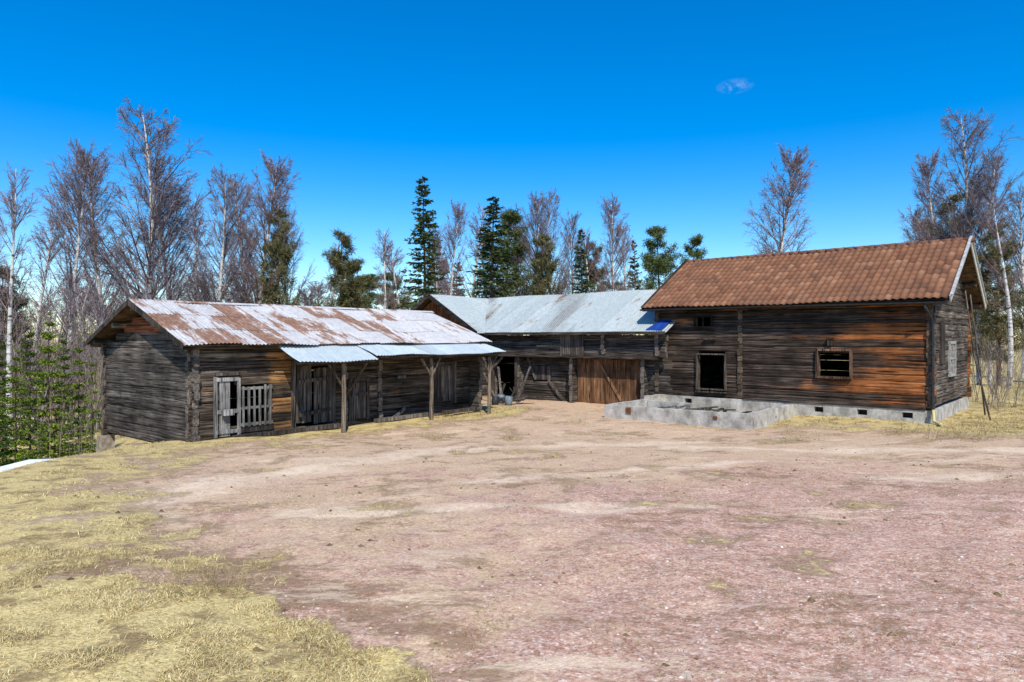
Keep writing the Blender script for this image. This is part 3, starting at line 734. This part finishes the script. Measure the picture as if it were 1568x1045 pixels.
# ------------------------------------------------------------------ trees
def prisms(P0,P1,R0,R1,n=3):
    d=P1-P0; d/=np.linalg.norm(d,axis=1)[:,None]+1e-9
    ref=np.where(np.abs(d[:,2:3])>.9,np.array([[1.,0,0]]),np.array([[0,0,1.]]))
    u=np.cross(d,ref); u/=np.linalg.norm(u,axis=1)[:,None]; v=np.cross(d,u)
    m=len(P0); V=np.empty((m,2*n,3))
    for k in range(n):
        a=2*math.pi*k/n; o=u*math.cos(a)+v*math.sin(a)
        V[:,k]=P0+o*R0[:,None]; V[:,n+k]=P1+o*R1[:,None]
    b=(np.arange(m)*2*n)[:,None]
    Fq=np.concatenate([b+np.array([[k,(k+1)%n,n+(k+1)%n,n+k]]) for k in range(n)],0)
    return V.reshape(-1,3),Fq
def line_pts(S,D,L,C,t): return S+D*(L*t)[:,None]+C*(t*t)[:,None]
def branches(S,D,L,C,R,segs,n=3):
    Vs=[];Fs=[];b=0
    for i in range(segs):
        t0=np.full(len(S),i/segs);t1=np.full(len(S),(i+1)/segs)
        v,f=prisms(line_pts(S,D,L,C,t0),line_pts(S,D,L,C,t1),R*(1-.75*t0),R*(1-.75*t1),n)
        Vs.append(v);Fs.append(f+b);b+=len(v)
    return np.concatenate(Vs),np.concatenate(Fs)
def ribbons(S,D,L,C,R,r):
    w=np.cross(D,r.normal(size=D.shape)); w/=np.linalg.norm(w,axis=1)[:,None]; w*=R[:,None]
    p1=line_pts(S,D,L,C,np.full(len(S),.5)); p2=line_pts(S,D,L,C,np.ones(len(S)))
    V=np.stack([S-w,S+w,p1+w*.9,p1-w*.9,p2],1).reshape(-1,3); b=np.arange(len(S))*5
    return V,np.stack([b,b+1,b+2,b+3],1),np.stack([b+3,b+2,b+4],1)
def spawn(r,S,D,L,C,R,n,spread,lr,rr,up,tmin,cup):
    S2=np.repeat(S,n,0);D2=np.repeat(D,n,0);L2=np.repeat(L,n);C2=np.repeat(C,n,0);R2=np.repeat(R,n)
    t=r.uniform(tmin,1,len(L2)); s=line_pts(S2,D2,L2,C2,t)
    d=D2+r.normal(0,spread,(len(t),3)); d[:,2]+=up; d/=np.linalg.norm(d,axis=1)[:,None]
    l=L2*lr*(1.15-.6*t)*r.uniform(.6,1.3,len(t)); c=np.zeros((len(t),3)); c[:,2]=cup*l
    return s,d,l,c,R2*rr
def assemble(name,parts,mats):
    Vs=[];FL=[];b=0
    for p in parts:
        V=p[0]; Vs.append(V)
        for Fa in p[1:-1]: FL.append((Fa+b,p[-1]))
        b+=len(V)
    return fast_mesh(name,np.concatenate(Vs),FL,mats)
def trunk(r,H,R,bend=.25,n=14,t1=1.0):
    t=np.linspace(0,t1,n); ph=r.uniform(0,6,2)
    x=bend*H/10*np.sin(t*3+ph[0])*t; y=bend*H/10*np.sin(t*2.5+ph[1])*t
    P=np.stack([x,y,t*H],1); Rr=R*(1-t*.95)**.95+.004
    V,Fq=prisms(P[:-1],P[1:],Rr[:-1],Rr[1:],8)
    return P,V,Fq
def at(P,t): 
    u=t*(len(P)-1); i=np.minimum(u.astype(int),len(P)-2); f=(u-i)[:,None]; return P[i]*(1-f)+P[i+1]*f
def birch(name,seed,tw=twigm,N=70,wide=1.0,t0=.2,n2=9,n3=12,tr=.0046):
    r=np.random.default_rng(seed); P,V,Fq=trunk(r,10,.135,.5)
    t=t0+(.97-t0)*r.uniform(0,1,N)**.85; S=at(P,t); az=r.uniform(0,2*np.pi,N)
    L=10*(.05+.27*(1-t)**.6*np.clip((t-t0+.10)/.25,0,1))*r.uniform(.7,1.12,N)*wide
    e=.62+.12*r.normal(size=N); D=np.stack([np.cos(az)*e,np.sin(az)*e,np.full(N,.75)],1); D/=np.linalg.norm(D,axis=1)[:,None]
    C=np.zeros((N,3)); C[:,2]=.16*L; C[:,0]=-np.cos(az)*.08*L; C[:,1]=-np.sin(az)*.08*L
    R=.008+.009*L
    parts=[(V,Fq,0)]
    v,f=branches(S,D,L,C,R,4,4); parts.append((v,f,1))
    b2=spawn(r,S,D,L,C,R,n2,.38,.42,.38,.10,.15,.0); v,f=branches(*b2,2,3); parts.append((v,f,1))
    b3=spawn(r,*b2,n3,.5,.6,.5,.0,.1,-.18); R3=tr*r.uniform(.7,1.3,len(b3[4])); v,f,f2=ribbons(b3[0],b3[1],b3[2],b3[3],R3,r); parts.append((v,f,f2,1))
    b4=spawn(r,*b3,1,.5,.7,.5,.0,.2,-.25); v,f,f2=ribbons(b4[0],b4[1],b4[2],b4[3],np.full(len(b4[4]),tr*.8),r); parts.append((v,f,f2,1))
    return assemble(name,parts,[birchbark,tw])
def spruce(name,seed,nm=sprm,N=340,wid=1.75,t0=.06,ns=26,bk=None,nl=1.0,gap=0):
    r=np.random.default_rng(seed); P,V,Fq=trunk(r,10,.11,.1)
    t=r.uniform(t0,.985,N)
    if gap: t=np.clip(np.round(t*gap)/gap+r.normal(0,.010,N),t0,.985)
    S=at(P,t); az=r.uniform(0,2*np.pi,N)
    L=(wid*(1-t)**.8*.9+.10)*r.uniform(.5,1.2,N)
    D=np.stack([np.cos(az),np.sin(az),-.30+.6*t],1); D/=np.linalg.norm(D,axis=1)[:,None]
    C=np.zeros((N,3)); C[:,2]=-.02*L
    parts=[(V,Fq,0)]; v,f=branches(S,D,L,C,.008+.008*L,3,3); parts.append((v,f,0))
    S2=np.repeat(S,ns,0);D2=np.repeat(D,ns,0);L2=np.repeat(L,ns);C2=np.repeat(C,ns,0)
    tt=r.uniform(.12,1.0,len(L2)); p=line_pts(S2,D2,L2,C2,tt)
    side=np.cross(D2,[0,0,1.]); sg=r.choice([-1,1],len(tt))*r.uniform(.2,1.1,len(tt))
    d=D2*.7+side*sg[:,None]; d[:,2]+=r.uniform(-.7,.35,len(tt)); d/=np.linalg.norm(d,axis=1)[:,None]
    l=nl*(.13+.12*L2*(1-.4*tt))*r.uniform(.6,1.3,len(tt)); w=np.cross(d,r.normal(size=d.shape)); w/=np.linalg.norm(w,axis=1)[:,None]; w*=(l*.17)[:,None]
    VV=np.stack([p,p+d*(l*.45)[:,None]+w,p+d*l[:,None],p+d*(l*.45)[:,None]-w],1).reshape(-1,3)
    b=np.arange(len(tt))*4; parts.append((VV,np.stack([b,b+1,b+2,b+3],1),1))
    return assemble(name,parts,[bk or sprbark,nm])
def pine(name,seed,nm=pinm,N=70,t0=.3,wid=1.7,nb=12,k=18,nl=.24):
    r=np.random.default_rng(seed); P,V,Fq=trunk(r,10,.12,.25)
    t=r.uniform(t0,.98,N); S=at(P,t); az=r.uniform(0,2*np.pi,N)
    L=(wid*(1-t)**.55*np.clip((t-t0)/.15+.4,0,1)+.15)*r.uniform(.5,1.2,N)
    D=np.stack([np.cos(az),np.sin(az),.05+.6*t],1); D/=np.linalg.norm(D,axis=1)[:,None]
    C=np.zeros((N,3)); C[:,2]=.15*L; R=.010+.010*L
    parts=[(V,Fq,0)]; v,f=branches(S,D,L,C,R,3,4); parts.append((v,f,0))
    b2=spawn(r,S,D,L,C,R,nb,.55,.42,.5,.10,.15,.1); v,f=branches(*b2,1,3); parts.append((v,f,0))
    c1=line_pts(b2[0],b2[1],b2[2],b2[3],r.uniform(.5,1,len(b2[0])))
    c=np.concatenate([c1,S+D*L[:,None]+C]); p=np.repeat(c,k,0)
    d=r.normal(size=p.shape); d[:,2]+=.45; d/=np.linalg.norm(d,axis=1)[:,None]; l=nl*r.uniform(.5,1.2,len(p))
    p=p+r.normal(0,.09,p.shape)
    w=np.cross(d,r.normal(size=d.shape)); w/=np.linalg.norm(w,axis=1)[:,None]; w*=(l*.08)[:,None]
    VV=np.stack([p-w,p+w,p+d*l[:,None]],1).reshape(-1,3); b=np.arange(len(p))*3
    parts.append((VV,np.stack([b,b+1,b+2],1),1))
    return assemble(name,parts,[pinebark,nm])
def shrub(name,seed,mat,ns=16,H=3.0,n2=6,n3=6,spread=.28,r0=.012,tr=.004):
    r=np.random.default_rng(seed); S=np.concatenate([r.normal(0,.35,(ns,2)),np.zeros((ns,1))],1)
    D=np.concatenate([r.normal(0,spread,(ns,2)),np.ones((ns,1))],1); D/=np.linalg.norm(D,axis=1)[:,None]
    L=H*r.uniform(.5,1.05,ns); C=r.normal(0,.15,(ns,3)); R=np.full(ns,r0)
    parts=[]; v,f=branches(S,D,L,C,R,4,4); parts.append((v,f,0))
    b2=spawn(r,S,D,L,C,R,n2,.35,.38,.45,.15,.2,.05); v,f,f2=ribbons(b2[0],b2[1],b2[2],b2[3],b2[4],r); parts.append((v,f,f2,0))
    b3=spawn(r,*b2,n3,.4,.5,.6,.1,.1,0); v,f,f2=ribbons(b3[0],b3[1],b3[2],b3[3],np.full(len(b3[4]),tr),r); parts.append((v,f,f2,0))
    return assemble(name,parts,[mat])
B=[birch('birch_mesh_a',11,N=80),birch('birch_mesh_b',12,twigr,84,.85),birch('birch_mesh_c',13,twigm,66,1.05,.3),birch('birch_mesh_d',14,twigr,46,.75,.35,8,10)]
SP=[spruce('spruce_mesh_a',21),spruce('spruce_mesh_b',22,sprm,260,1.5,.15)]
PN=[pine('pine_mesh_a',31),pine('pine_mesh_b',32,pinm,56,.4,1.5),pine('pine_mesh_c',33,brnm,84,.15,1.6)]
YS=[spruce('young_spruce_mesh_a',41,yngm,260,2.5,.02,30,None,1.0,13),spruce('young_spruce_mesh_b',42,yngd,240,2.2,.02,30,None,1.0,15),spruce('young_spruce_mesh_c',43,yngm,200,1.9,.05,28,None,1.0,11)]
SH=[shrub('shrub_mesh_a',51,shrubm),shrub('shrub_mesh_b',52,shrubm,12,3.2,7,7,.2),shrub('shrub_mesh_c',53,twigm,10,4,8,7,.18),shrub('sapling_mesh',54,shrubm,3,3.2,9,6,.10)]
def place(mesh,name,px,Yd,ytop,wf=1.0,parent=None,sink=.1,H0=10,lean=(0,0)):
    x=(px-784)/F*Yd; z=gz(x,Yd)-sink; H=EYE+(518-ytop)/F*Yd-z; s=H/H0
    o=bpy.data.objects.new(name,mesh); o.location=(x,Yd,z); o.scale=(s*wf,s*wf,s)
    o.rotation_euler=(lean[0],lean[1],random.uniform(0,6.28)); link(o,parent); return o
BT='birch_tree'
for m,px,yd,yt,wf in [
 (0,212,42,180,1.15),(2,108,40,232,.85),(1,160,47,250,1.0),(2,262,46,262,.95),(0,330,44,268,.9),(1,398,46,246,1.0),(0,370,50,280,.9),
 (3,15,32,262,.8),(3,300,52,300,1.0),(2,440,52,315,.8),(3,590,46,352,1.0),(3,615,55,372,1.1),(1,690,52,315,.7),(0,665,56,350,.8),
 (3,722,56,318,.9),(2,815,52,306,.85),(0,850,55,300,.8),(1,790,60,322,1.0),(1,935,50,305,.85),(3,905,56,350,1.0),(3,960,60,350,.9),
 (1,1188,46,235,1.05),(0,1462,44,186,1.05),(1,1440,50,240,.8),(2,1500,42,250,.8),(3,1545,38,300,1.0),(0,1575,42,290,.9),
 (2,1415,54,330,.9),(3,505,56,372,1.0),(3,55,50,330,1.0),(2,-30,36,300,.9),(3,745,50,350,.9),(2,880,58,340,.8)]:
    place(B[m],BT,px,yd,yt,wf)
for m,px,yd,yt,wf in [(0,650,44,268,1.0),(1,972,50,366,.8),(0,752,48,300,1.35),(1,892,50,350,1.0),(1,700,60,400,1.3),(0,668,58,360,1.2)]:
    place(SP[m],'spruce_tree',px,yd,yt,wf)
for m,px,yd,yt,wf in [(2,520,50,358,1.2),(2,432,46,325,.9),(0,774,52,330,1.3),(2,835,50,362,1.1),(0,1012,50,352,1.15),(0,1062,50,366,1.1),
 (2,1466,48,300,1.35),(2,1530,40,345,1.2),(0,1410,56,345,1.2),(2,5,38,410,1.2),(2,905,58,375,1.1),(2,548,56,400,1.2)]:
    place(PN[m],'pine_tree',px,yd,yt,wf)
for k_,px,yd,yt,wf in [(0,24,19.5,535,.75),(0,74,20.5,478,.68),(2,120,22.5,520,.7),(1,-14,21,490,.8),(1,46,25,500,.7),(1,98,27,512,.7),(2,140,26,545,.7),(1,4,26,520,.7),(0,64,18.2,645,.95),(2,124,20,618,.85),(0,-40,18,560,.9),(2,36,17.6,672,1.0),(1,105,19,640,.8)]:
    place(YS[k_],'young_spruce',px,yd,yt,wf,None,.15)
for px,yd,yt in [(82,18.3,560),(133,19.4,575),(108,18.8,600),(150,24,500)]:
    place(SH[3],'sapling',px,yd,yt,.5,None,.1,3.2)
DF=empty('distant_forest',(0,0,0))
rr=random.Random(5)
for i in range(46):
    px=-150+i*42+rr.uniform(-20,20); yd=rr.uniform(62,90); yt=rr.uniform(420,470)
    k=rr.random(); mesh=B[rr.randrange(4)] if k<.5 else (SP[rr.randrange(2)] if k<.62 else PN[rr.randrange(3)])
    place(mesh,'forest_tree',px,yd,yt,rr.uniform(1.1,1.7),DF)
BR=empty('brush_thicket',(0,0,0))
for i in range(24):
    px=-60+i*12+rr.uniform(-8,8); place(SH[rr.randrange(3)],'brush',px,rr.uniform(30,42),rr.uniform(470,520),rr.uniform(.8,1.3),BR,.1,3.0)
for i in range(22):
    px=1505+rr.uniform(0,230); place(SH[rr.randrange(3)],'brush',px,rr.uniform(25,42),rr.uniform(420,560),rr.uniform(.6,.9),BR,.1,3.0)
sm_=shrub('dry_bush_mesh',61,browngr,60,.28,6,5,.9,.003,.0013)
for px,py,s in [(290,895,1.1),(1465,678,2.6),(335,900,.8),(150,858,.9),(735,955,.5),(1230,672,1.5),(1385,665,1.6),(1540,655,2.6),(270,880,.8),(640,1010,.45),(880,640,1.2)]:
    yd=F*1.68/(py-518-57.5) if py>760 else F*2.62/(py-518)
    x=(px-784)/F*yd; o=bpy.data.objects.new('dry_bush',sm_); o.location=(x,yd,gz(x,yd)-.01); o.scale=(s*.6,s*.6,s*.6); o.rotation_euler=(0,0,px); link(o)

# ------------------------------------------------------------------ light, sky, camera
sv=Vector((.276,-1.54,1.80)).normalized()
sl_=bpy.data.lights.new('sun','SUN'); sl_.energy=5.0; sl_.angle=math.radians(.5); sl_.color=(1,.945,.85)
so=bpy.data.objects.new('sun',sl_); so.rotation_euler=sv.to_track_quat('Z','Y').to_euler(); so.location=(5,-20,30); link(so)
w=bpy.data.worlds.new('World'); scene.world=w; w.use_nodes=True; nt=w.node_tree; bg=nt.nodes['Background']
sky=nt.nodes.new('ShaderNodeTexSky'); sky.sky_type='NISHITA'; sky.sun_disc=False
sky.sun_elevation=math.asin(sv.z); sky.sun_rotation=math.atan2(sv.x,sv.y); sky.air_density=1.0; sky.dust_density=.0; sky.ozone_density=3.0
hs_=nt.nodes.new('ShaderNodeHueSaturation'); hs_.inputs['Saturation'].default_value=1.55; hs_.inputs['Value'].default_value=1.32
tint=nt.nodes.new('ShaderNodeMix'); tint.data_type='RGBA'; tint.blend_type='MULTIPLY'; tint.inputs[0].default_value=1; tint.inputs[7].default_value=(.90,.96,1.08,1)
nt.links.new(sky.outputs[0],hs_.inputs['Color']); nt.links.new(hs_.outputs[0],tint.inputs[6])
tc=nt.nodes.new('ShaderNodeTexCoord')
cd=Vector(((1125-784)/F,1,(518-133)/F)).normalized()
sub=nt.nodes.new('ShaderNodeVectorMath'); sub.operation='SUBTRACT'; sub.inputs[1].default_value=cd; nt.links.new(tc.outputs['Generated'],sub.inputs[0])
mp=nt.nodes.new('ShaderNodeMapping'); mp.inputs['Scale'].default_value=(40,40,100); mp.inputs['Rotation'].default_value=(0,-.25,0); nt.links.new(sub.outputs[0],mp.inputs[0])
ln=nt.nodes.new('ShaderNodeVectorMath'); ln.operation='LENGTH'; nt.links.new(mp.outputs[0],ln.inputs[0])
nz=nt.nodes.new('ShaderNodeTexNoise'); nz.inputs['Scale'].default_value=70; nz.inputs['Detail'].default_value=8; nz.inputs['Roughness'].default_value=.7; nt.links.new(tc.outputs['Generated'],nz.inputs['Vector'])
m1=nt.nodes.new('ShaderNodeMapRange'); m1.inputs[1].default_value=1.0; m1.inputs[2].default_value=0; m1.inputs[3].default_value=0;m1.inputs[4].default_value=1; nt.links.new(ln.outputs['Value'],m1.inputs[0])
m2=nt.nodes.new('ShaderNodeMapRange'); m2.inputs[1].default_value=.45; m2.inputs[2].default_value=.9; nt.links.new(nz.outputs['Fac'],m2.inputs[0])
mu=nt.nodes.new('ShaderNodeMath'); mu.operation='MULTIPLY'; nt.links.new(m1.outputs[0],mu.inputs[0]); nt.links.new(m2.outputs[0],mu.inputs[1])
mixc=nt.nodes.new('ShaderNodeMix'); mixc.data_type='RGBA'; nt.links.new(mu.outputs[0],mixc.inputs[0]); nt.links.new(tint.outputs[2],mixc.inputs[6]); mixc.inputs[7].default_value=(6,7,8,1)
nt.links.new(mixc.outputs[2],bg.inputs[0]); bg.inputs[1].default_value=.13
cam=bpy.data.cameras.new('camera'); cam.sensor_width=36; cam.lens=F/1568*36; cam.clip_start=.1; cam.clip_end=9000
co=bpy.data.objects.new('camera',cam); co.location=(0,0,EYE); co.rotation_euler=(math.radians(90-.25),0,0); link(co); scene.camera=co
scene.view_settings.view_transform='Standard'; scene.view_settings.look='None'; scene.view_settings.exposure=0
